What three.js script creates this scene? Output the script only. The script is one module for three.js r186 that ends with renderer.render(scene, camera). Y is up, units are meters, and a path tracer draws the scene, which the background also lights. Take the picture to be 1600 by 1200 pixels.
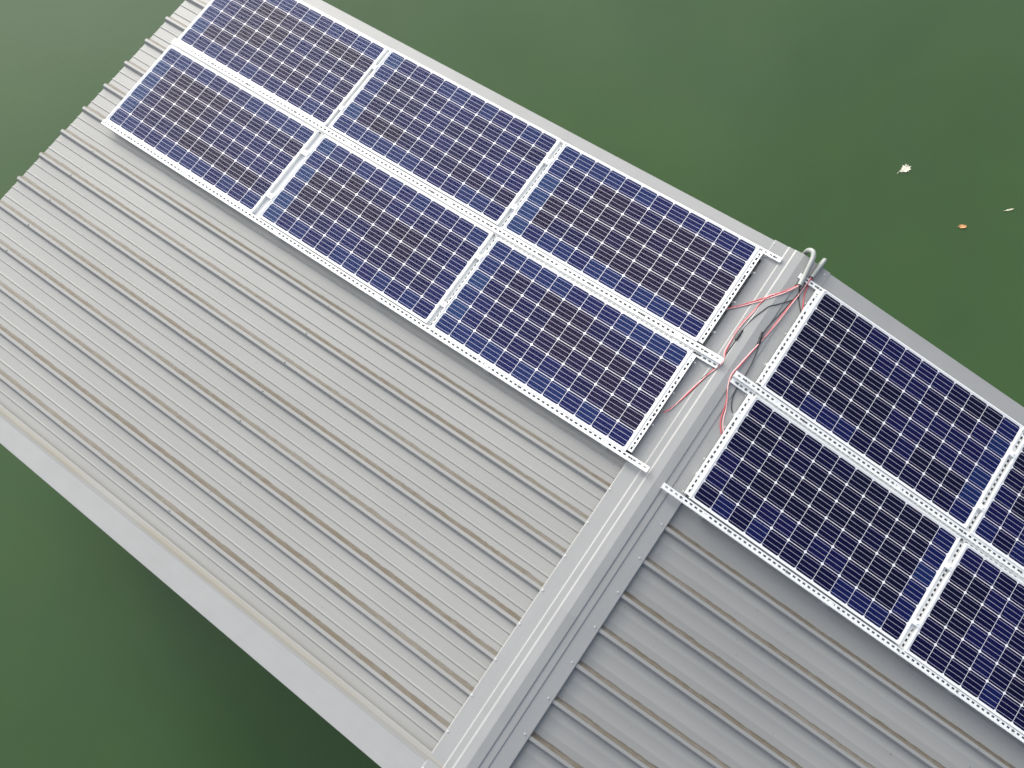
import * as THREE from 'three';
import { mergeGeometries, toCreasedNormals } from 'three/addons/utils/BufferGeometryUtils.js';

// ---------------------------------------------------------------- camera, sky, sun, exposure
const scene = new THREE.Scene();
const WATER_DROP = 3.6;                                    // glass planes of both slopes meet this high above the water
const camera = new THREE.PerspectiveCamera(47.797, 4 / 3, 0.1, 2000);
camera.position.set(-0.3037, 6.7454 + WATER_DROP, 0);
{
  const cx = new THREE.Vector3(0.8205, -0.0262, -0.5711), cy = new THREE.Vector3(-0.5510, 0.2301, -0.8022);
  const cz = new THREE.Vector3().crossVectors(cx, cy).normalize();
  cy.crossVectors(cz, cx).normalize(); cx.crossVectors(cy, cz).normalize();
  camera.quaternion.setFromRotationMatrix(new THREE.Matrix4().makeBasis(cx, cy, cz));
}
const SUN = new THREE.Vector3(-0.84, 0.375, -0.42).normalize();
const EXPOSURE = 1.04;

// seeded noise
function hash(x, y, s) { let h = Math.imul(x | 0, 374761393) + Math.imul(y | 0, 668265263) + Math.imul(s | 0, 2147483647 ^ 1274126177); h = Math.imul(h ^ (h >>> 13), 1274126177); h ^= h >>> 16; return (h >>> 0) / 4294967296; }
function vnoise(x, y, s) {
  const xi = Math.floor(x), yi = Math.floor(y); let fx = x - xi, fy = y - yi;
  fx = fx * fx * (3 - 2 * fx); fy = fy * fy * (3 - 2 * fy);
  const a = hash(xi, yi, s), b = hash(xi + 1, yi, s), c = hash(xi, yi + 1, s), d = hash(xi + 1, yi + 1, s);
  return a + (b - a) * fx + (c - a) * fy + (a - b - c + d) * fx * fy;
}
function fbm(x, y, s, n = 4) { let v = 0, a = 0.5, t = 0; for (let i = 0; i < n; i++) { v += a * vnoise(x, y, s + i * 17); t += a; a *= 0.5; x *= 2.03; y *= 2.03; } return v / t; }
function rng(seed) { let a = seed >>> 0; return () => { a = (a + 0x6D2B79F5) >>> 0; let t = Math.imul(a ^ (a >>> 15), 1 | a); t = (t + Math.imul(t ^ (t >>> 7), 61 | t)) ^ t; return ((t ^ (t >>> 14)) >>> 0) / 4294967296; }; }
const clamp01 = v => Math.min(1, Math.max(0, v));
const smooth = (a, b, v) => { const t = clamp01((v - a) / (b - a)); return t * t * (3 - 2 * t); };

// thin overcast: a pale veil, broken cloud, and the wide glow of the sun behind it
{
  const w = 1024, h = 512, data = new Float32Array(w * h * 4);
  for (let j = 0; j < h; j++) for (let i = 0; i < w; i++) {
    const el = ((j + 0.5) / h - 0.5) * Math.PI, az = ((i + 0.5) / w - 0.5) * 2 * Math.PI;
    const x = Math.cos(el) * Math.cos(az), y = Math.sin(el), z = Math.cos(el) * Math.sin(az);
    const ang = Math.acos(Math.min(1, Math.max(-1, x * SUN.x + y * SUN.y + z * SUN.z))) * 180 / Math.PI;
    const yy = Math.max(y, 0) + 0.18, px = x / yy * 1.6, pz = z / yy * 1.6;
    const c = fbm(px + 7, pz + 3, 5, 5), veil = smooth(0.3, 0.7, c);
    const glow = 9.4 * Math.exp(-Math.pow(ang / 33, 1.35));
    const base = 0.105 + 0.09 * veil;
    const k = (i + j * w) * 4, m = glow * (0.74 + 0.52 * veil);
    let r = base * 0.60 + m * 1.0, g = base * 1.02 + m * 0.975, b = base * 1.80 + m * 0.915;
    if (y < 0) { const f = smooth(0, -0.1, y); r += (0.05 - r) * f; g += (0.07 - g) * f; b += (0.05 - b) * f; }
    data[k] = r; data[k + 1] = g; data[k + 2] = b; data[k + 3] = 1;
  }
  const sky = new THREE.DataTexture(data, w, h, THREE.RGBAFormat, THREE.FloatType);
  sky.mapping = THREE.EquirectangularReflectionMapping; sky.magFilter = sky.minFilter = THREE.LinearFilter;
  sky.wrapS = THREE.RepeatWrapping; sky.needsUpdate = true;
  scene.background = sky; scene.environment = sky;
}
const sun = new THREE.DirectionalLight(new THREE.Color(1, 0.91, 0.76), 1.2);
sun.position.copy(SUN).multiplyScalar(40); sun.castShadow = true; sun.shadow.radius = 20;
sun.shadow.mapSize.set(2048, 2048);
Object.assign(sun.shadow.camera, { left: -10, right: 10, top: 10, bottom: -10, near: 1, far: 90 });
scene.add(sun, sun.target);

const renderer = new THREE.WebGLRenderer({ antialias: true });
renderer.toneMapping = THREE.LinearToneMapping;
renderer.toneMappingExposure = EXPOSURE;
renderer.shadowMap.enabled = true;

// ---------------------------------------------------------------- helpers
const TILT = 7.046 * Math.PI / 180;
const used = new Map();
function numbered(n) { const k = used.get(n) || 0; used.set(n, k + 1); return k ? n + '_' + String(k).padStart(3, '0') : n; }
function mesh(name, geometry, material, parent) {
  const m = new THREE.Mesh(geometry, material); m.name = name; m.castShadow = m.receiveShadow = true;
  if (parent) parent.add(m); return m;
}
function thing(name, label, category, group) {
  const g = new THREE.Group(); g.name = numbered(name); g.userData = { label, category };
  if (group) g.userData.group = group; scene.add(g); return g;
}
// put a group on a slope: side -1 left, +1 right; s metres down from the ridge, z along it, h metres under the glass plane
function onSlope(o, side, s, z, h = 0) {
  o.position.set(side * s * Math.cos(TILT), WATER_DROP - s * Math.sin(TILT) - h, z);
  o.rotation.z = -side * TILT; return o;
}
function slopePoint(side, s, z, h) { return new THREE.Vector3(side * s * Math.cos(TILT), WATER_DROP - s * Math.sin(TILT) - h, z); }
function box(w, h, d, x = 0, y = 0, z = 0) { return new THREE.BoxGeometry(w, h, d).translate(x, y, z); }
function quadGeometry(quads) {                              // list of [a,b,c,d] corner arrays, flat shaded
  const p = [], uv = [];
  for (const [a, b, c, d] of quads) { p.push(...a, ...b, ...c, ...a, ...c, ...d); uv.push(0, 0, 1, 0, 1, 1, 0, 0, 1, 1, 0, 1); }
  const g = new THREE.BufferGeometry();
  g.setAttribute('position', new THREE.Float32BufferAttribute(p, 3)); g.setAttribute('uv', new THREE.Float32BufferAttribute(uv, 2));
  g.computeVertexNormals(); return g;
}
function dataTexture(w, h, fn, srgb = true) {
  const d = new Uint8Array(w * h * 4);
  for (let j = 0; j < h; j++) for (let i = 0; i < w; i++) {
    const c = fn(i / w, j / h), k = (i + j * w) * 4;
    for (let n = 0; n < 3; n++) { let v = clamp01(c[n]); if (srgb) v = v <= 0.0031308 ? v * 12.92 : 1.055 * Math.pow(v, 1 / 2.4) - 0.055; d[k + n] = Math.round(v * 255); }
    d[k + 3] = 255;
  }
  const t = new THREE.DataTexture(d, w, h); t.magFilter = THREE.LinearFilter; t.minFilter = THREE.LinearMipmapLinearFilter; t.generateMipmaps = true;
  t.wrapS = t.wrapT = THREE.RepeatWrapping; if (srgb) t.colorSpace = THREE.SRGBColorSpace; t.needsUpdate = true; return t;
}
const lin = (r, g, b) => new THREE.Color().setRGB(r, g, b);
const std = (c, roughness = 0.5, extra = {}) => new THREE.MeshStandardMaterial({ color: c, roughness, metalness: 0, ...extra });

// ---------------------------------------------------------------- water
{
  const ripple = dataTexture(512, 512, (u, v) => {
    const f = (x, y) => fbm(x * 24, y * 24, 91, 4);
    const bu = smooth(0.85, 1, u), bv = smooth(0.85, 1, v);
    const a = f(u, v) * (1 - bu) + f(u - 1, v) * bu, b = f(u, v - 1) * (1 - bu) + f(u - 1, v - 1) * bu, n = a * (1 - bv) + b * bv; return [n, n, n];
  }, false);
  ripple.repeat.set(50, 50);
  const tint = dataTexture(512, 512, (u, v) => {
    const n = fbm(u * 26, v * 26, 33, 5) - 0.5, m = fbm(u * 90 + 4, v * 90, 71, 3) - 0.5, k = 1 + 0.35 * n + 0.12 * m;
    return [0.043 * k * (1 + 0.15 * n), 0.088 * k, 0.031 * k * (1 - 0.2 * m)];
  });
  const m = new THREE.MeshPhysicalMaterial({ map: tint, roughness: 0.06, ior: 1.33, bumpMap: ripple, bumpScale: 0.0005 });
  const g = new THREE.PlaneGeometry(600, 600).rotateX(-Math.PI / 2);
  for (let i = 0, uv = g.attributes.uv; i < uv.count; i++) uv.setXY(i, uv.getX(i) * 6, uv.getY(i) * 6);
  const w = mesh('water', g, m, scene); w.userData = { kind: 'structure', label: 'calm murky green lake water around the building', category: 'water' };
}

// ---------------------------------------------------------------- building with ribbed metal roof
const Z_TOP = -3.488, Z_BOTTOM = 1.687, EAVE = 6.678, PITCH = 0.3115, CROWN0 = -0.34, CROWN_H = 0.072, RIB = 0.034;
const building = thing('lakeside_building', 'building standing in green water under a ribbed grey metal gable roof', 'building');

// sheet colour: pale paint, fine speckle, run streaks down the slope and tan dust caught on the ribs
function roofTexture(seed) {
  const W = 2048, H = 2048, zSpan = Z_BOTTOM - Z_TOP, nRow = [];
  return dataTexture(W, H, (u, v) => {
    const s = u * EAVE, z = Z_TOP + v * zSpan;
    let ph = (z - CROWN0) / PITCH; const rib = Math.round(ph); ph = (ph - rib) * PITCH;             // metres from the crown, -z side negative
    const streak = vnoise(z * 55, s * 0.7, seed) * 0.6 + vnoise(z * 160, s * 1.6, seed + 1) * 0.4 - 0.5;
    const cloud = fbm(s * 1.3, z * 2.4, seed + 2, 3) - 0.5, grain = hash(Math.floor(u * W), Math.floor(v * H), seed + 3) - 0.5;
    const k = 1 + 0.055 * streak + 0.10 * cloud + 0.05 * grain;
    let r = 0.288 * k, g = 0.287 * k, b = 0.281 * k;
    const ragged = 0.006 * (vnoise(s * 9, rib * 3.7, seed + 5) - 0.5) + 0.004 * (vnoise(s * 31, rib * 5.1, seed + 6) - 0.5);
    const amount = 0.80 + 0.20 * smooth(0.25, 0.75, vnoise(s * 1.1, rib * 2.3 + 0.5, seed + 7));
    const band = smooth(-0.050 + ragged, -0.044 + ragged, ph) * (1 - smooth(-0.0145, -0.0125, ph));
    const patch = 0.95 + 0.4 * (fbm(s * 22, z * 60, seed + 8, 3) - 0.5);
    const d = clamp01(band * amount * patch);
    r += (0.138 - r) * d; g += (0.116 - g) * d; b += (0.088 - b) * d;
    const spot = vnoise(s * 26, z * 26, seed + 9) * vnoise(s * 61, z * 61, seed + 10);
    if (spot > 0.80) { const q = 0.35 * smooth(0.80, 0.9, spot); r *= 1 - q; g *= 1 - q; b *= 1 - q * 1.1; }
    return [r, g, b];
  });
}
const roofMaps = { '-1': roofTexture(11), '1': roofTexture(57) };
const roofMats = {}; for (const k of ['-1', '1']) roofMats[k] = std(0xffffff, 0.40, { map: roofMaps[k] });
const flashingTexture = dataTexture(1024, 256, (u, v) => {
  const k = 1 + 0.10 * (fbm(u * 40, v * 2, 81, 4) - 0.5) + 0.05 * (hash(Math.floor(u * 1024), Math.floor(v * 256), 4) - 0.5) + 0.04 * (vnoise(u * 14, v * 60, 83) - 0.5);
  return [0.302 * k, 0.303 * k, 0.305 * k];
});
const flashingMat = std(0xffffff, 0.45, { map: flashingTexture });
const dustyFlashing = std(0xffffff, 0.55, { map: dataTexture(1024, 128, (u, v) => {
  const k = 1 + 0.08 * (fbm(u * 40, v * 3, 85, 4) - 0.5); let r = 0.302 * k, g = 0.302 * k, b = 0.299 * k;
  const edge = 0.10 * (fbm(u * 70, 1.5, 86, 3) - 0.5), d = smooth(0.16 + edge, 0.24 + edge, v) * (1 - smooth(0.80 + edge, 0.9 + edge, v)) * (0.25 + 0.5 * smooth(0.3, 0.7, vnoise(u * 11, 0.4, 88)));
  r += (0.275 - r) * d; g += (0.246 - g) * d; b += (0.188 - b) * d; return [r, g, b];
}) });
const screwMat = std(lin(0.62, 0.62, 0.60), 0.35, { metalness: 0.5 }), darkScrewMat = std(lin(0.16, 0.16, 0.15), 0.5);
const screwGeo = mergeGeometries([new THREE.CylinderGeometry(0.0105, 0.0105, 0.002, 12).translate(0, 0.001, 0), new THREE.CylinderGeometry(0.0055, 0.006, 0.006, 6).translate(0, 0.005, 0)]);

// points of the sheet's cross section between two positions along z, measured from the crown
function ribProfile(z0, z1, bead) {
  const pts = [], n0 = Math.floor((z0 - CROWN0) / PITCH) - 1, n1 = Math.ceil((z1 - CROWN0) / PITCH) + 1;
  const raw = [];
  for (let n = n0; n <= n1; n++) {
    const c = CROWN0 + n * PITCH;
    for (const [dz, y] of [[-0.036, -RIB], [-0.0335, -RIB + 0.0016], [-0.0155, -0.0016], [-0.0130, 0], [0.0130, 0], [0.0155, -0.0016], [0.0335, -RIB + 0.0016], [0.036, -RIB],
      [0.0925, -RIB], [0.0995, -RIB + 0.0062 * bead], [0.1030, -RIB + 0.0068 * bead], [0.1065, -RIB + 0.0062 * bead], [0.1135, -RIB],
      [0.1980, -RIB], [0.2050, -RIB + 0.0062 * bead], [0.2085, -RIB + 0.0068 * bead], [0.2120, -RIB + 0.0062 * bead], [0.2190, -RIB]]) raw.push([c + dz, y]);
  }
  const at = z => { for (let i = 1; i < raw.length; i++) if (raw[i][0] >= z) { const a = raw[i - 1], b = raw[i], t = (z - a[0]) / (b[0] - a[0]); return a[1] + (b[1] - a[1]) * t; } return -RIB; };
  pts.push([z0, at(z0)]); for (const p of raw) if (p[0] > z0 + 1e-4 && p[0] < z1 - 1e-4) pts.push(p); pts.push([z1, at(z1)]);
  return pts;
}
function roofSheet(side, z0, z1, lift) {
  const prof = ribProfile(z0, z1, side < 0 ? 1 : 0.22), s0 = 0.04, s1 = EAVE + 0.012 * (hash(Math.round(z0 * 100), side, 3) - 0.5), NS = 48, t = 0.0008;
  const pos = [], uv = [], idx = [], row = prof.length;
  for (let k = 0; k < 2; k++) for (let i = 0; i <= NS; i++) for (let j = 0; j < row; j++) {
    const [z, y] = prof[j], s = s0 + (s1 + 0.031 * (z + 1.5) - s0) * i / NS;   // the eave runs a little out of square
    const pan = clamp01(-y / RIB), dent = 0.0022 * pan * (fbm(s * 1.7, z * 4.5, side > 0 ? 41 : 43, 3) - 0.5);
    pos.push(side * s, y + dent + lift - k * t, z);
    uv.push(s / EAVE, (z - Z_TOP) / (Z_BOTTOM - Z_TOP));
  }
  const N = (NS + 1) * row;
  const quad = (a, b, c, d, flip) => (flip ? idx.push(a, c, b, a, d, c) : idx.push(a, b, c, a, c, d));
  for (let i = 0; i < NS; i++) for (let j = 0; j < row - 1; j++) {
    const a = i * row + j, b = a + 1, c = a + row + 1, d = a + row;
    quad(a, b, c, d, side < 0); quad(a + N, b + N, c + N, d + N, side > 0);
  }
  for (let j = 0; j < row - 1; j++) { const a = NS * row + j; quad(a, a + 1, a + 1 + N, a + N, side < 0); }
  const g = new THREE.BufferGeometry(); g.setAttribute('position', new THREE.Float32BufferAttribute(pos, 3));
  g.setAttribute('uv', new THREE.Float32BufferAttribute(uv, 2)); g.setIndex(idx);
  return toCreasedNormals(g, 0.3);
}
function slopeChild(o, side) { onSlope(o, side, 0, 0, CROWN_H); return o; }
for (const side of [-1, 1]) {
  const laps = [Z_TOP + 0.02]; for (let n = -8; n <= 4; n += 3) laps.push(CROWN0 + n * PITCH + 0.0145); laps.push(1.60);
  for (let k = 0; k < laps.length - 1; k++) {
    const z0 = laps[k], z1 = laps[k + 1];
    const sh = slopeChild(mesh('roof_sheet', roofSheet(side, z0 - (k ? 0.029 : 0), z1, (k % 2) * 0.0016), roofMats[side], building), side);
    for (let n = -11; n <= 7; n++) {
      const z = CROWN0 + n * PITCH; if (z <= z0 || z > z1 || z < Z_TOP + 0.25 || z > Z_BOTTOM - 0.3) continue;
      for (const s of [3.19, 6.24]) { const sc = mesh('roof_screw', screwGeo, darkScrewMat, sh); sc.position.set(side * (s + 0.02 * (hash(n, side, 9) - 0.5)), (k % 2) * 0.0016, z + 0.004); sc.scale.setScalar(0.7); }
    }
  }
}
// profile swept straight along an axis: pts [[across, up]...]; along x (slope) or z (ridge); a thin folded sheet
function foldedSheet(pts, a0, a1, axis, nAlong = 2, thick = 0.0012, wobble = 0) {
  const pos = [], uv = [], idx = [], row = pts.length; let len = [0];
  for (let j = 1; j < row; j++) len.push(len[j - 1] + Math.hypot(pts[j][0] - pts[j - 1][0], pts[j][1] - pts[j - 1][1]));
  for (let k = 0; k < 2; k++) for (let i = 0; i <= nAlong; i++) for (let j = 0; j < row; j++) {
    const a = a0 + (a1 - a0) * i / nAlong, w = wobble * (fbm(a * 1.3, j * 0.37, 61, 2) - 0.5), y = pts[j][1] - k * thick + w;
    if (axis === 'x') pos.push(a, y, pts[j][0]); else pos.push(pts[j][0], y, a);
    uv.push(a / 6.71, len[j] / len[row - 1]);
  }
  const N = (nAlong + 1) * row;
  for (let i = 0; i < nAlong; i++) for (let j = 0; j < row - 1; j++) {
    const p = i * row + j, q = p + 1, r = p + row + 1, s = p + row; idx.push(p, q, r, p, r, s, p + N, r + N, q + N, p + N, s + N, r + N);
  }
  for (let j = 0; j < row - 1; j++) for (const i of [0, nAlong]) { const p = i * row + j; idx.push(p, p + 1, p + 1 + N, p, p + 1 + N, p + N); }
  for (let i = 0; i < nAlong; i++) for (const j of [0, row - 1]) { const p = i * row + j, q = p + row; idx.push(p, q, q + N, p, q + N, p + N); }
  const g = new THREE.BufferGeometry(); g.setAttribute('position', new THREE.Float32BufferAttribute(pos, 3)); g.setAttribute('uv', new THREE.Float32BufferAttribute(uv, 2));
  g.setIndex(idx); const f = g.toNonIndexed(); f.computeVertexNormals(); return f;
}
// barge flashings along both gables
for (const side of [-1, 1]) {
  const x0 = side < 0 ? -EAVE - 0.004 : 0.03, x1 = side < 0 ? -0.03 : EAVE + 0.004;
  const far = slopeChild(mesh('barge_flashing', foldedSheet([[Z_TOP, -0.14], [Z_TOP, 0.0045], [Z_TOP + 0.003, 0.0070], [Z_TOP + 0.214, 0.0070], [Z_TOP + 0.217, 0.0040]], x0, x1, 'x', 24, 0.0012, 0.0016), flashingMat, building), side);
  const nearGeo = foldedSheet([[1.470, 0.0050], [Z_BOTTOM - 0.003, 0.0050], [Z_BOTTOM, 0.0025], [Z_BOTTOM, -0.14]], x0, x1, 'x', 24, 0.0012, 0.0016);
  for (let i = 0, p = nearGeo.attributes.position; i < p.count; i++) if (p.getZ(i) > 1.6) p.setZ(i, p.getZ(i) + 0.034 - 0.0125 * Math.abs(p.getX(i)));   // cut slightly out of parallel
  nearGeo.computeVertexNormals();
  slopeChild(mesh('barge_flashing', nearGeo, flashingMat, building), side);
  const lip = slopeChild(mesh('flashing_upstand', foldedSheet([[1.404, 0.002], [1.406, 0.0095], [1.442, 0.0120], [1.481, 0.0070]], x0, x1, 'x', 24, 0.0012, 0.0016), dustyFlashing, building), side);
}
// ridge cap: two stepped wings
{
  const wing = side => [[0, 0.0230], [0.068, 0.0230], [0.082, 0.0160], [0.130, 0.0160], [0.142, 0.0098], [0.261, 0.0098], [0.268, 0.0050], [0.270, -0.0035]].map(([s, y]) => {
    return [side * (s * Math.cos(TILT) + y * Math.sin(TILT) * 1), -s * Math.sin(TILT) + y * Math.cos(TILT)];
  });
  const L = wing(-1).reverse(), R = wing(1); L.pop();
  const apex = [0, 0.0230 / Math.cos(TILT)]; R[0] = apex;
  const capY = WATER_DROP - CROWN_H;
  const cap = mesh('ridge_cap', foldedSheet([...L, ...R], Z_TOP - 0.006, Z_BOTTOM + 0.004, 'z', 20, 0.0012, 0.0014), flashingMat, building); cap.position.y = capY;
  for (const side of [-1, 1]) for (let n = -10; n <= 6; n++) {
    const z = CROWN0 + n * PITCH + 0.006 * (hash(n, side, 21) - 0.5), s = (side < 0 ? 0.257 : 0.226) + 0.006 * (hash(n, side, 22) - 0.5);
    const sc = mesh('cap_screw', screwGeo, screwMat, cap); const p = slopePoint(side, s, z, 0);
    sc.position.set(p.x + side * 0.0098 * Math.sin(TILT), p.y - WATER_DROP + 0.0098 * Math.cos(TILT), z); sc.rotation.z = -side * TILT; sc.scale.setScalar(0.85);
  }
}
// walls, deck and pontoons under the roof
{
  const wallMat = std(lin(0.42, 0.42, 0.41), 0.6), deckMat = std(lin(0.22, 0.20, 0.18), 0.8), floatMat = std(lin(0.05, 0.06, 0.08), 0.5);
  const xe = 6.25, zt = Z_TOP + 0.22, zb = Z_BOTTOM - 0.22, low = 0.45, under = x => WATER_DROP - Math.abs(x) * Math.tan(TILT) - CROWN_H - RIB - 0.02;
  for (const z of [zt, zb - 0.1]) {
    const sh = new THREE.Shape([new THREE.Vector2(-xe, low), new THREE.Vector2(xe, low), new THREE.Vector2(xe, under(xe)), new THREE.Vector2(0, under(0)), new THREE.Vector2(-xe, under(xe))]);
    mesh('gable_wall', new THREE.ExtrudeGeometry(sh, { depth: 0.1, bevelEnabled: false }).translate(0, 0, z), wallMat, building);
  }
  for (const sx of [-1, 1]) mesh('side_wall', box(0.1, under(xe) - low, zb - zt - 0.204, sx * (xe - 0.05), (under(xe) + low) / 2, (zt + zb) / 2), wallMat, building);
  mesh('deck', box(2 * xe + 0.16, 0.2, zb - zt + 0.16, 0, 0.349, (zt + zb) / 2), deckMat, building);
  for (const z of [zt + 0.5, (zt + zb) / 2, zb - 0.5]) mesh('pontoon', new THREE.CapsuleGeometry(0.28, 2 * xe - 0.8, 6, 18).rotateZ(Math.PI / 2).translate(0, -0.03, z), floatMat, building);
}

// ---------------------------------------------------------------- solar panels
const PW = 1.956, PD = 0.992, CP = 0.159, NX = 12, NZ = 6;
const M = {
  frame: std(lin(0.86, 0.865, 0.86), 0.38, { metalness: 0.05 }), backsheet: std(lin(0.80, 0.80, 0.82), 0.6),
  ribbon: std(lin(0.58, 0.58, 0.74), 0.45),
  glass: new THREE.MeshPhysicalMaterial({ color: 0xffffff, transmission: 1, thickness: 0, roughness: 0.08, ior: 1.18 }),
  rail: std(lin(0.84, 0.845, 0.84), 0.42, { metalness: 0.05 }), bolt: std(lin(0.20, 0.20, 0.20), 0.4, { metalness: 0.6 }),
};
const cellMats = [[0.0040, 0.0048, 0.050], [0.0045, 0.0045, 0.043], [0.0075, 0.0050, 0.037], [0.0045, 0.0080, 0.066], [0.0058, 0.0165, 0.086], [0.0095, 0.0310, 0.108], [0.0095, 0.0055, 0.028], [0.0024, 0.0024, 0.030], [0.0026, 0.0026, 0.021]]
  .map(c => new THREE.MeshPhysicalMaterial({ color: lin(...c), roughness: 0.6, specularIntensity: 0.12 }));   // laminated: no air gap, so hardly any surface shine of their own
const gapX = 0.0040, gapZ = 0.0052, cut = 0.0115;
const cellGeo = (() => {
  const a = (CP - gapX) / 2, b = (CP - gapZ) / 2, sh = new THREE.Shape();
  [[-a + cut, -b], [a - cut, -b], [a, -b + cut], [a, b - cut], [a - cut, b], [-a + cut, b], [-a, b - cut], [-a, -b + cut]].forEach(([x, y], i) => i ? sh.lineTo(x, y) : sh.moveTo(x, y));
  return new THREE.ExtrudeGeometry(sh, { depth: 0.0004, bevelEnabled: false }).rotateX(-Math.PI / 2);
})();
const ribbonGeo = box(NX * CP - gapX - 0.004, 0.0003, 0.0021);
const longBar = box(PW, 0.0365, 0.011), shortBar = box(0.011, 0.0365, PD - 0.022);
const sheetGeo = box(PW - 0.022, 0.0012, PD - 0.022), glassGeo = new THREE.PlaneGeometry(PW - 0.022, PD - 0.022).rotateX(-Math.PI / 2);
function solarPanel(side, sNear, z0, label, group, seed) {
  const t = onSlope(thing('solar_panel', label, 'solar panel', group), side, sNear + (NX * CP - 0.003) / 2, z0 + (NZ * CP - 0.003) / 2, 0);
  const R = rng(seed);
  for (const s of [-1, 1]) {
    mesh('frame_bar', longBar, M.frame, t).position.set(0, -0.01675, s * (PD / 2 - 0.0055));
    mesh('frame_bar', shortBar, M.frame, t).position.set(s * (PW / 2 - 0.0055), -0.01675, 0);
  }
  mesh('backsheet', sheetGeo, M.backsheet, t).position.y = -0.0046;
  for (let i = 0; i < NX; i++) for (let j = 0; j < NZ; j++) {
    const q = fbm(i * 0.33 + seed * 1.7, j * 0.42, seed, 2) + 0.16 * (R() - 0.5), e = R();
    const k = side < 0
      ? (i === 0 ? (e < 0.6 ? 5 : 4) : j === 0 ? (e < 0.55 ? 4 : 3) : j === NZ - 1 ? (e < 0.5 ? 4 : 3) : q < 0.36 ? 3 : q < 0.46 ? 0 : q < 0.54 ? 1 : q < 0.62 ? 2 : 6)  // rim cells bluer: soft reflection and dust along the frame put into cell colour
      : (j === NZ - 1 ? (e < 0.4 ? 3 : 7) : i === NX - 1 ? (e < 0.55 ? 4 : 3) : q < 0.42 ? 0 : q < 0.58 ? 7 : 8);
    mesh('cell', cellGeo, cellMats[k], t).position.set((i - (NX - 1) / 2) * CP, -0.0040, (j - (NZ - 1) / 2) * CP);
  }
  for (let j = 0; j < NZ; j++) for (let b = 0; b < 4; b++) mesh('busbar', ribbonGeo, M.ribbon, t).position.set(0, -0.00335, (j - (NZ - 1) / 2) * CP + (b - 1.5) * 0.039);
  mesh('glass', glassGeo, M.glass, t).position.y = -0.0010;
  const jb = mesh('junction_box', box(0.11, 0.022, 0.10), M.bolt, t); jb.position.set(-side * (PW / 2 - 0.16), -0.0165, 0);
  return t;
}
const GL = 'solar panels on the left roof slope', GR = 'solar panels on the right roof slope';
const PANELS = {
  A: [-1, 4.3614, -3.3193, 'solar panel at the eave end of the left slope row along the far gable', GL, 101],
  B: [-1, 2.3690, -3.3305, 'middle solar panel of the left slope row along the far gable', GL, 102],
  C: [-1, 0.3628, -3.3263, 'solar panel left of the ridge with two red wires slipping under its end', GL, 103],
  D: [-1, 4.3801, -2.2484, 'solar panel at the eave end of the left slope row beside bare roof', GL, 104],
  E: [-1, 2.3532, -2.2550, 'middle solar panel of the left slope row beside bare roof', GL, 105],
  F: [-1, 0.3486, -2.2453, 'solar panel left of the ridge in the row beside bare roof', GL, 106],
  G: [1, 0.3126, -3.2962, 'dark solar panel right of the ridge beside the grey conduits', GR, 107],
  H: [1, 0.3147, -2.2220, 'dark solar panel right of the ridge in the row beside bare bluish roof', GR, 108],
  I: [1, 2.3172, -3.2894, 'dark solar panel cut by the right picture edge in the far gable row', GR, 109],
  J: [1, 2.3290, -2.2114, 'dark solar panel cut by the right picture edge beside bare bluish roof', GR, 110],
};
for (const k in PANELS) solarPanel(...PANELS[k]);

// ---------------------------------------------------------------- slotted angle rails
// flat plate along x with a row of slots, top face at y = 0
function slottedPlate(len, z0, z1, zc, phase = 0, pitch = 0.046, sl = 0.025, sw = 0.015, t = 0.0022) {
  const q = [], x0 = -len / 2, x1 = len / 2, a = zc - sw / 2, b = zc + sw / 2;
  const flat = (xa, xb, za, zb) => { q.push([[xa, 0, zb], [xb, 0, zb], [xb, 0, za], [xa, 0, za]]); q.push([[xa, -t, za], [xb, -t, za], [xb, -t, zb], [xa, -t, zb]]); };
  flat(x0, x1, z0, a); flat(x0, x1, b, z1);
  let x = x0;
  for (let c = x0 + 0.03 + phase; c + sl / 2 < x1 - 0.008; c += pitch) {
    const l = c - sl / 2, r = c + sl / 2; flat(x, l, a, b); x = r;
    q.push([[l, 0, a], [l, -t, a], [l, -t, b], [l, 0, b]], [[r, 0, b], [r, -t, b], [r, -t, a], [r, 0, a]], [[l, 0, b], [l, -t, b], [r, -t, b], [r, 0, b]], [[r, 0, a], [r, -t, a], [l, -t, a], [l, 0, a]]);
  }
  flat(x, x1, a, b);
  q.push([[x0, 0, z0], [x1, 0, z0], [x1, -t, z0], [x0, -t, z0]], [[x1, 0, z1], [x0, 0, z1], [x0, -t, z1], [x1, -t, z1]], [[x0, 0, z1], [x0, 0, z0], [x0, -t, z0], [x0, -t, z1]], [[x1, 0, z0], [x1, 0, z1], [x1, -t, z1], [x1, -t, z0]]);
  return quadGeometry(q);
}
// angle: top flange from z = 0 out to z = w, upright flange hanging from the outer edge
function slottedAngle(len, w, zc, phase = 0, drop = 0.034) {
  const top = slottedPlate(len, 0, w, zc, phase);
  const up = slottedPlate(len, 0.0025, drop, drop * 0.55, phase + 0.013).rotateX(Math.PI / 2).translate(0, 0, w);
  return mergeGeometries([top, up]);
}
const boltGeo = mergeGeometries([new THREE.CylinderGeometry(0.010, 0.010, 0.0016, 14).translate(0, 0.0008, 0), new THREE.CylinderGeometry(0.0066, 0.0066, 0.006, 6).translate(0, 0.0045, 0), new THREE.CylinderGeometry(0.0035, 0.0035, 0.014, 8).translate(0, 0.007, 0)]);
const footGeo = box(0.05, 0.0658, 0.028), tallFoot = box(0.05, 0.0968, 0.028), RAIL_H = 0.0375, FLUSH = 0.0065;
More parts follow.
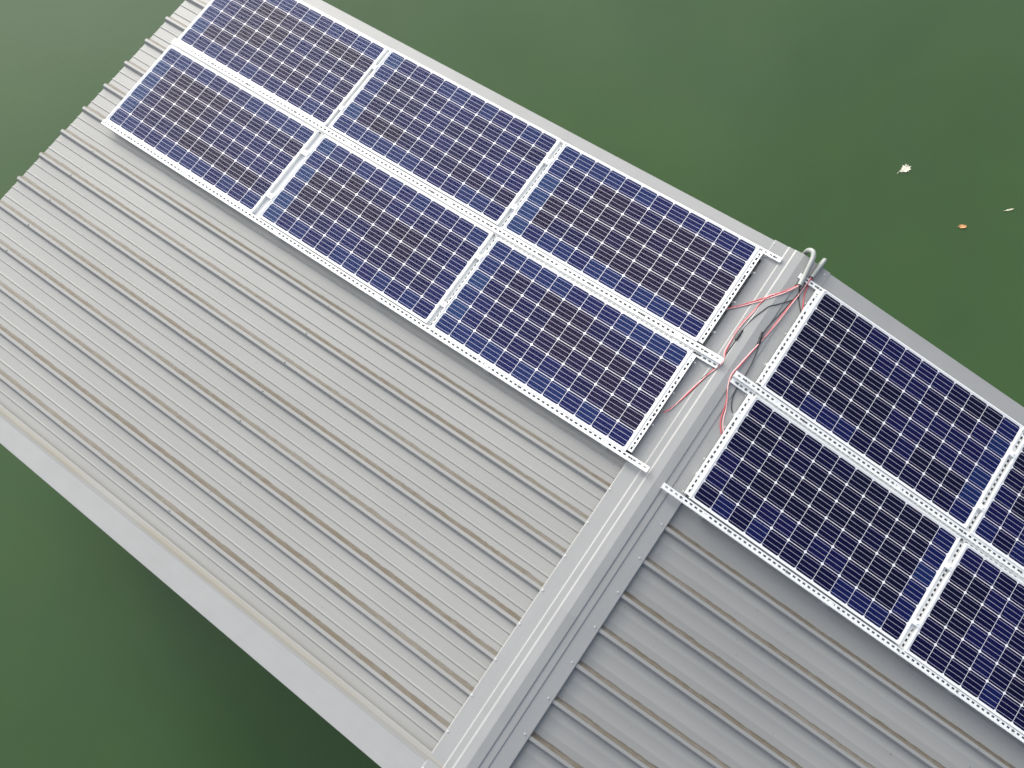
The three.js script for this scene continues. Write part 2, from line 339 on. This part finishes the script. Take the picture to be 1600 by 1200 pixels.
// rail down the slope; zEdge the panel frame's edge, dir +1 when the flange reaches out to +z, tuck = how much lies under the frame
function slopeRail(side, s0, s1, zIn, dir, w, zc, label, group, phase, bolts, h = RAIL_H) {
  const len = s1 - s0, t = onSlope(thing('slotted_rail', label, 'rail', group), side, (s0 + s1) / 2, zIn, h);
  const g = slottedAngle(len, w, zc, phase, h < 0.03 ? 0.034 : 0.014); if (dir < 0) g.rotateY(Math.PI);
  mesh('angle', g, M.rail, t);
  for (const s of bolts) { const b = mesh('bolt', boltGeo, M.bolt, t); b.position.set(side * (s - (s0 + s1) / 2), 0, dir * zc); }
  for (let s = s0 + 0.4; s < s1; s += 1.18) mesh('foot', h < 0.03 ? tallFoot : footGeo, M.rail, t).position.set(side * (s - (s0 + s1) / 2), -0.0022 - (h < 0.03 ? 0.0484 : 0.0329), dir * (w - 0.02));
  return t;
}
function everyBolt(s0, s1, step, seed) { const R = rng(seed), o = []; for (let s = s0; s < s1; s += step * (0.8 + 0.4 * R())) o.push(s); return o; }
const RG = 'slotted angle rails under the solar panels';
slopeRail(-1, 0.133, 6.33, -3.366, 1, 0.045, 0.022, 'white slotted rail along the far gable edge, left of the ridge', RG, 0.0, everyBolt(0.2, 0.32, 0.3, 1));
slopeRail(-1, 0.080, 6.332, -2.351, 1, 0.057, 0.029, 'white slotted rail between the two left panel rows, its slots in full view', RG, 0.01, everyBolt(0.24, 6.2, 0.55, 2), FLUSH);
slopeRail(-1, 0.088, 6.332, -2.303, 1, 0.050, 0.026, 'white slotted rail tucked under the row beside bare roof, left of the ridge', RG, 0.02, everyBolt(0.28, 0.34, 0.3, 3));
slopeRail(-1, 0.094, 6.330, -1.2755, 1, 0.051, 0.022, 'long white slotted rail bordering the bare left roof sheets', RG, 0.005, everyBolt(0.25, 6.2, 0.52, 4), FLUSH);
slopeRail(1, 0.055, 4.30, -3.333, 1, 0.045, 0.022, 'white slotted rail under the grey conduits, right of the ridge', RG, 0.0, everyBolt(0.24, 0.3, 0.3, 5));
slopeRail(1, 0.055, 4.30, -2.3195, 1, 0.052, 0.026, 'white slotted rail between the two right panel rows, its slots in full view', RG, 0.012, everyBolt(0.16, 4.2, 0.55, 6), FLUSH);
slopeRail(1, 0.060, 4.30, -2.270, 1, 0.050, 0.026, 'white slotted rail tucked under the row beside bare bluish roof, right of the ridge', RG, 0.02, everyBolt(0.12, 0.3, 0.1, 7));
slopeRail(1, 0.062, 4.30, -1.237, 1, 0.048, 0.020, 'long white slotted rail bordering the bare bluish roof sheets right of the ridge', RG, 0.006, everyBolt(0.23, 4.2, 0.52, 8), FLUSH);
// short rails across the slope at the ridge ends of the panels
function ridgeRail(side, sFrame, z0, z1, label, phase) {
  const len = z1 - z0, t = onSlope(thing('slotted_rail', label, 'rail', RG), side, sFrame - 0.0015, (z0 + z1) / 2, FLUSH);
  const g = slottedAngle(len, 0.046, 0.026, phase).rotateY(side < 0 ? Math.PI / 2 : -Math.PI / 2);
  mesh('angle', g, M.rail, t);
  for (const k of [-0.44, -0.2, 0.12, 0.44]) { const b = mesh('bolt', boltGeo, k > -0.3 && k < 0.3 ? M.bolt : M.rail, t); b.position.set(-side * 0.026, 0, k * len); }
  for (const k of [-0.3, 0.3]) mesh('foot', tallFoot, M.rail, t).position.set(-side * 0.020, -0.0022 - 0.0484, k * len);
  return t;
}
ridgeRail(-1, 0.3373, -3.319, -2.366, 'short slotted rail where two red wires slip under, left of the ridge', 0.01);
ridgeRail(-1, 0.3231, -2.251, -1.295, 'short slotted rail with a loose red wire end, left of the ridge', 0.0);
ridgeRail(1, 0.2871, -3.286, -2.335, 'short slotted rail beside the panel nearest the conduits, right of the ridge', 0.02);
ridgeRail(1, 0.2892, -2.218, -1.263, 'short slotted rail where the looped red wires end, right of the ridge', 0.015);
// cross rails in the gaps between neighbouring panels, with clamp tabs holding both frames
const CG = 'cross rails between neighbouring panels';
function gapRail(side, sA, sB, z0, label, phase) {
  const mid = (sA + sB) / 2, gap = sB - sA, len = 0.99, t = onSlope(thing('cross_rail', label, 'rail', CG), side, mid, z0 + 0.4755, RAIL_H);
  const plate = slottedPlate(len, -0.045, 0.045, gap * 0.22, phase).rotateY(Math.PI / 2); mesh('slotted_plate', plate, M.rail, t);
  mesh('foot', box(0.03, 0.0658, 0.06), M.rail, t).position.set(0, -0.0022 - 0.0329, 0.3); mesh('foot', box(0.03, 0.0658, 0.06), M.rail, t).position.set(0, -0.0022 - 0.0329, -0.3);
  for (const k of [-0.25, 0.27]) {
    const c = mesh('clamp', mergeGeometries([box(gap + 0.016, 0.004, 0.045, 0, 0.0415, 0), box(gap - 0.008, 0.039, 0.04, 0, 0.0198, 0)]), M.frame, t); c.position.z = k * 1.0;
    mesh('clamp_bolt', boltGeo, M.rail, c).position.set(0, 0.0435, 0);
  }
}
const far = s => s + 1.905 + 0.0255;
gapRail(-1, far(2.3690), 4.3614 - 0.0255, -3.325, 'cross rail in the gap nearest the eave, far gable row left slope', 0.0);
gapRail(-1, far(0.3628), 2.3690 - 0.0255, -3.325, 'cross rail in the gap nearest the ridge, far gable row left slope', 0.01);
gapRail(-1, far(2.3532), 4.3801 - 0.0255, -2.25, 'cross rail in the gap nearest the eave, row beside bare left roof', 0.02);
gapRail(-1, far(0.3486), 2.3532 - 0.0255, -2.25, 'cross rail in the gap nearest the ridge, row beside bare left roof', 0.0);
gapRail(1, far(0.3126), 2.3172 - 0.0255, -3.293, 'cross rail in the panel gap of the far gable row, right slope', 0.015);
gapRail(1, far(0.3147), 2.3290 - 0.0255, -2.217, 'cross rail in the panel gap beside bare bluish right roof', 0.0);

// ---------------------------------------------------------------- conduits and cables at the ridge
const curve = pts => new THREE.CatmullRomCurve3(pts, false, 'centripetal');
const P = (side, s, z, h) => slopePoint(side, s, z, h);
const pvc = std(lin(0.33, 0.345, 0.33), 0.4), boreShade = std(lin(0.05, 0.05, 0.05), 0.8);
function conduit(label, pts, r) {
  const t = thing('conduit', label, 'conduit', 'grey conduits over the gable edge'), c = curve(pts), base = pts[0].clone(); t.position.copy(base);
  const local = curve(pts.map(p => p.clone().sub(base)));
  mesh('pipe', new THREE.TubeGeometry(local, 48, r, 16), pvc, t);
  const shaded_bore = mesh('shaded_bore', new THREE.CircleGeometry(r * 0.86, 16), boreShade, t);  // flat disc, the shade inside the open pipe put into its colour
  const tan = local.getTangent(0).negate(); shaded_bore.quaternion.setFromUnitVectors(new THREE.Vector3(0, 0, 1), tan); shaded_bore.position.copy(tan).multiplyScalar(0.0012);
  const rim = mesh('rim', new THREE.TorusGeometry(r * 0.93, r * 0.1, 8, 20), pvc, t); rim.quaternion.copy(shaded_bore.quaternion);
}
conduit('longer grey conduit hooking over the gable edge beside the ridge', [P(1, 0.104, -3.235, 0.028), P(1, 0.095, -3.330, 0.024), P(1, 0.080, -3.430, 0.004), P(1, 0.068, -3.492, 0.000), P(1, 0.050, -3.528, 0.004), P(1, 0.024, -3.542, 0.024), P(1, 0.006, -3.546, 0.065), P(1, 0.001, -3.548, 0.13), P(1, 0.0, -3.55, 0.75)], 0.0215);
conduit('shorter grey conduit over the gable edge with red wires coming out', [P(1, 0.150, -3.352, 0.030), P(1, 0.155, -3.43, 0.030), P(1, 0.160, -3.50, 0.032), P(1, 0.163, -3.545, 0.045), P(1, 0.164, -3.568, 0.09), P(1, 0.164, -3.572, 0.20), P(1, 0.164, -3.572, 0.75)], 0.0200);

const red = std(lin(0.62, 0.085, 0.10), 0.35), pink = std(lin(0.86, 0.52, 0.52), 0.35), black = std(lin(0.022, 0.022, 0.024), 0.45);  // pale tubes beside the red ones: the glossy wires' highlight put into colour
// a cable never sinks into the ridge cap or the sheets it lies on
const capTop = s => CROWN_H - (s < 0.075 ? 0.0228 : s < 0.137 ? 0.0165 : s < 0.28 ? 0.0100 : -RIB);
function restOn(p, r) {
  const s = Math.abs(p.x) / Math.cos(TILT), low = WATER_DROP - s * Math.sin(TILT) - capTop(s) + r * 1.1;
  if (p.y < low) p.y = low; return p;
}
function cable(name, label, material, pts, r, group) {
  pts = pts.map(p => restOn(p.clone(), r));
  const t = thing(name, label, 'cable', group), base = pts[0].clone(); t.position.copy(base);
  const c = curve(pts.map(p => p.clone().sub(base)));
  mesh('sheath', new THREE.TubeGeometry(c, Math.max(40, pts.length * 10), r, 8), material, t); return [t, c];
}
function connector(t, c, u, len, r) {
  const g = mergeGeometries([new THREE.CylinderGeometry(r, r, len * 0.46, 12).translate(0, len * 0.27, 0), new THREE.CylinderGeometry(r * 0.82, r * 0.82, len * 0.46, 12).translate(0, -len * 0.27, 0), new THREE.CylinderGeometry(r * 1.12, r * 1.12, len * 0.1, 12)]);
  const m = mesh('connector', g, black, t); m.position.copy(c.getPoint(u)); m.quaternion.setFromUnitVectors(new THREE.Vector3(0, 1, 0), c.getTangent(u).normalize());
}
const RW = 'red wires across the ridge', BW = 'black cables across the ridge', r1 = 0.0042;
// pair from the long conduit to the left panel's end
cable('red_cable', 'upper red wire from the longer conduit to the left panel end', red, [P(1, 0.104, -3.250, 0.030), P(1, 0.060, -3.172, 0.040), P(1, 0.002, -3.088, 0.060), P(-1, 0.099, -2.962, 0.074), P(-1, 0.195, -2.846, 0.078), P(-1, 0.270, -2.768, 0.085), P(-1, 0.335, -2.72, 0.090)], r1, RW);
cable('highlight_cable', 'pale pink tube added as highlight just below the upper red wire, longer conduit to left panel', pink, [P(1, 0.108, -3.246, 0.030), P(1, 0.066, -3.156, 0.046), P(1, 0.005, -3.070, 0.066), P(-1, 0.095, -2.944, 0.080), P(-1, 0.195, -2.832, 0.082), P(-1, 0.270, -2.756, 0.090), P(-1, 0.335, -2.70, 0.096)], r1, RW);
{
  // down along the left side of the crest, past the rail ends, to the lower left panel
  const pts = [P(1, 0.100, -3.242, 0.032), P(1, 0.03, -3.12, 0.056), P(-1, 0.045, -3.03, 0.070), P(-1, 0.073, -2.972, 0.078), P(-1, 0.092, -2.845, 0.080), P(-1, 0.118, -2.682, 0.082), P(-1, 0.110, -2.53, 0.084), P(-1, 0.096, -2.416, 0.070), P(-1, 0.075, -2.352, 0.055), P(-1, 0.078, -2.300, 0.060), P(-1, 0.101, -2.240, 0.074), P(-1, 0.124, -2.141, 0.082), P(-1, 0.163, -1.963, 0.084), P(-1, 0.188, -1.859, 0.084), P(-1, 0.230, -1.736, 0.086), P(-1, 0.285, -1.684, 0.088), P(-1, 0.34, -1.67, 0.09)];
  cable('red_cable', 'long red wire along the left of the crest to the panel beside bare roof', red, pts, r1, RW);
  cable('highlight_cable', 'pale pink tube added as highlight of the long red wire left of the crest', pink, pts.map((p, i) => p.clone().add(new THREE.Vector3(0.0085 * Math.cos(i * 1.3 + 0.4), 0.003, 0.010 * Math.sin(i * 1.3)))), r1, RW);
  const [t, c] = cable('black_cable', 'black cable with thick plug, curving over the crest to its left side', black, [P(1, 0.106, -3.228, 0.034), P(1, 0.150, -3.165, 0.084), P(1, 0.107, -3.085, 0.090), P(1, 0.038, -2.996, 0.088), P(-1, 0.009, -2.942, 0.086), P(-1, 0.036, -2.871, 0.088), P(-1, 0.064, -2.788, 0.060), P(-1, 0.078, -2.690, 0.055), P(-1, 0.082, -2.615, 0.050), P(-1, 0.082, -2.535, 0.050), P(-1, 0.084, -2.44, 0.056), P(-1, 0.086, -2.352, 0.062), P(-1, 0.09, -2.30, 0.066), P(-1, 0.108, -2.230, 0.080), P(-1, 0.140, -2.120, 0.086)], 0.0036, BW);
  connector(t, c, 0.585, 0.10, 0.0125);
}
{
  const pts = [P(1, 0.152, -3.366, 0.032), P(1, 0.150, -3.30, 0.036), P(1, 0.141, -3.193, 0.056), P(1, 0.126, -3.052, 0.062), P(1, 0.113, -2.859, 0.066), P(1, 0.097, -2.687, 0.066), P(1, 0.073, -2.500, 0.062), P(1, 0.056, -2.367, 0.050), P(1, 0.044, -2.292, 0.050), P(1, 0.060, -2.205, 0.062), P(1, 0.123, -2.073, 0.074), P(1, 0.144, -2.009, 0.078), P(1, 0.165, -1.929, 0.082), P(1, 0.190, -1.882, 0.086), P(1, 0.235, -1.832, 0.090), P(1, 0.29, -1.80, 0.092)];
  cable('red_cable', 'long red wire right of the crest looping to the panel beside bare bluish roof', red, pts, r1, RW);
  cable('highlight_cable', 'pale pink tube added as highlight of the long red wire right of the crest', pink, pts.map((p, i) => p.clone().add(i > 10 ? new THREE.Vector3(0.016 * Math.sin((i - 10) * 0.62), 0.004, -0.014) : new THREE.Vector3(-0.0075 * Math.cos(i * 0.9), 0.003, 0.007 * Math.sin(i * 0.9)))), r1, RW);
  const [t, c] = cable('black_cable', 'black cable with thick plug right of the crest, running under the rail ends', black, [P(1, 0.148, -3.360, 0.032), P(1, 0.135, -3.20, 0.074), P(1, 0.104, -2.98, 0.088), P(1, 0.080, -2.84, 0.062), P(1, 0.070, -2.779, 0.052), P(1, 0.070, -2.690, 0.052), P(1, 0.100, -2.60, 0.088), P(1, 0.128, -2.448, 0.090), P(1, 0.133, -2.345, 0.092), P(1, 0.134, -2.257, 0.092), P(1, 0.150, -2.130, 0.092), P(1, 0.20, -2.04, 0.094), P(1, 0.29, -2.0, 0.096)], 0.0036, BW);
  connector(t, c, 0.43, 0.10, 0.0125);
}
cable('red_cable', 'short red wire from the shorter conduit down to the nearest right panel', red, [P(1, 0.154, -3.366, 0.034), P(1, 0.163, -3.318, 0.044), P(1, 0.174, -3.227, 0.070), P(1, 0.203, -3.151, 0.084), P(1, 0.245, -3.070, 0.092), P(1, 0.30, -3.02, 0.096)], r1, RW);
cable('black_cable', 'short black cable from the longer conduit to the nearest right panel', black, [P(1, 0.106, -3.245, 0.032), P(1, 0.118, -3.215, 0.060), P(1, 0.165, -3.140, 0.088), P(1, 0.225, -3.070, 0.094), P(1, 0.30, -3.01, 0.098)], 0.0036, BW);

// ---------------------------------------------------------------- leaves on the water
function leafMesh(t, outline, material, curl, stem) {
  const sh = new THREE.Shape(outline.map(([x, y]) => new THREE.Vector2(x, y)));
  const g = new THREE.ExtrudeGeometry(sh, { depth: 0.0012, bevelEnabled: false, curveSegments: 4 }).rotateX(-Math.PI / 2);
  for (let i = 0, p = g.attributes.position; i < p.count; i++) { const x = p.getX(i), z = p.getZ(i); p.setY(i, p.getY(i) + 0.006 + curl * (x * x + 0.6 * z * z) + 0.02 * curl * Math.sin(x * 70 + z * 40) * 0.3); }
  g.computeVertexNormals(); mesh('blade', g, material, t);
  if (stem) mesh('stem', new THREE.TubeGeometry(curve(stem.map(a => new THREE.Vector3(...a))), 12, 0.0022, 6), material, t);
}
{
  const t = thing('fallen_leaf', 'pale cream lobed leaf floating on the green water', 'leaf', 'leaves floating on the water'); t.position.set(0.618, 0, -7.04);
  // image right is (0.82, -0.57) in x, z: the leaf lies along it
  t.rotation.y = Math.atan2(0.5711, 0.8205) + 0.45;
  leafMesh(t, [[-0.085, 0.0], [-0.055, 0.018], [-0.040, 0.012], [-0.022, 0.040], [-0.008, 0.026], [0.012, 0.062], [0.024, 0.036], [0.050, 0.058], [0.052, 0.030], [0.085, 0.034], [0.066, 0.012], [0.092, -0.004], [0.062, -0.014], [0.072, -0.040], [0.042, -0.030], [0.034, -0.056], [0.014, -0.034], [-0.010, -0.044], [-0.020, -0.022], [-0.050, -0.020]], std(lin(0.80, 0.74, 0.60), 0.6), 1.2, [[-0.08, 0.012, 0], [-0.10, 0.010, 0.004], [-0.118, 0.008, 0.012]]);
}
{
  const t = thing('fallen_leaf', 'small orange brown oval leaf floating on the green water', 'leaf', 'leaves floating on the water'); t.position.set(1.602, 0, -6.757);
  t.rotation.y = Math.atan2(0.5711, 0.8205);
  const o = []; for (let i = 0; i < 24; i++) { const a = i / 24 * Math.PI * 2; o.push([0.052 * Math.cos(a), 0.026 * Math.sin(a) * (1 - 0.2 * Math.cos(a))]); }
  leafMesh(t, o, std(lin(0.60, 0.30, 0.13), 0.6), 1.0, [[-0.05, 0.012, 0], [-0.075, 0.008, 0.004]]);
}
{
  const t = thing('fallen_leaf', 'narrow pale leaf sliver floating near the right picture edge', 'leaf', 'leaves floating on the water'); t.position.set(1.978, 0, -7.286);
  t.rotation.y = Math.atan2(0.5711, 0.8205) + 0.18;
  leafMesh(t, [[-0.065, -0.006], [-0.03, 0.010], [0.02, 0.013], [0.062, 0.006], [0.03, -0.006], [-0.02, -0.009]], std(lin(0.74, 0.72, 0.52), 0.6), 0.8, [[-0.06, 0.012, 0], [-0.08, 0.010, 0.002]]);
}

renderer.render(scene, camera);
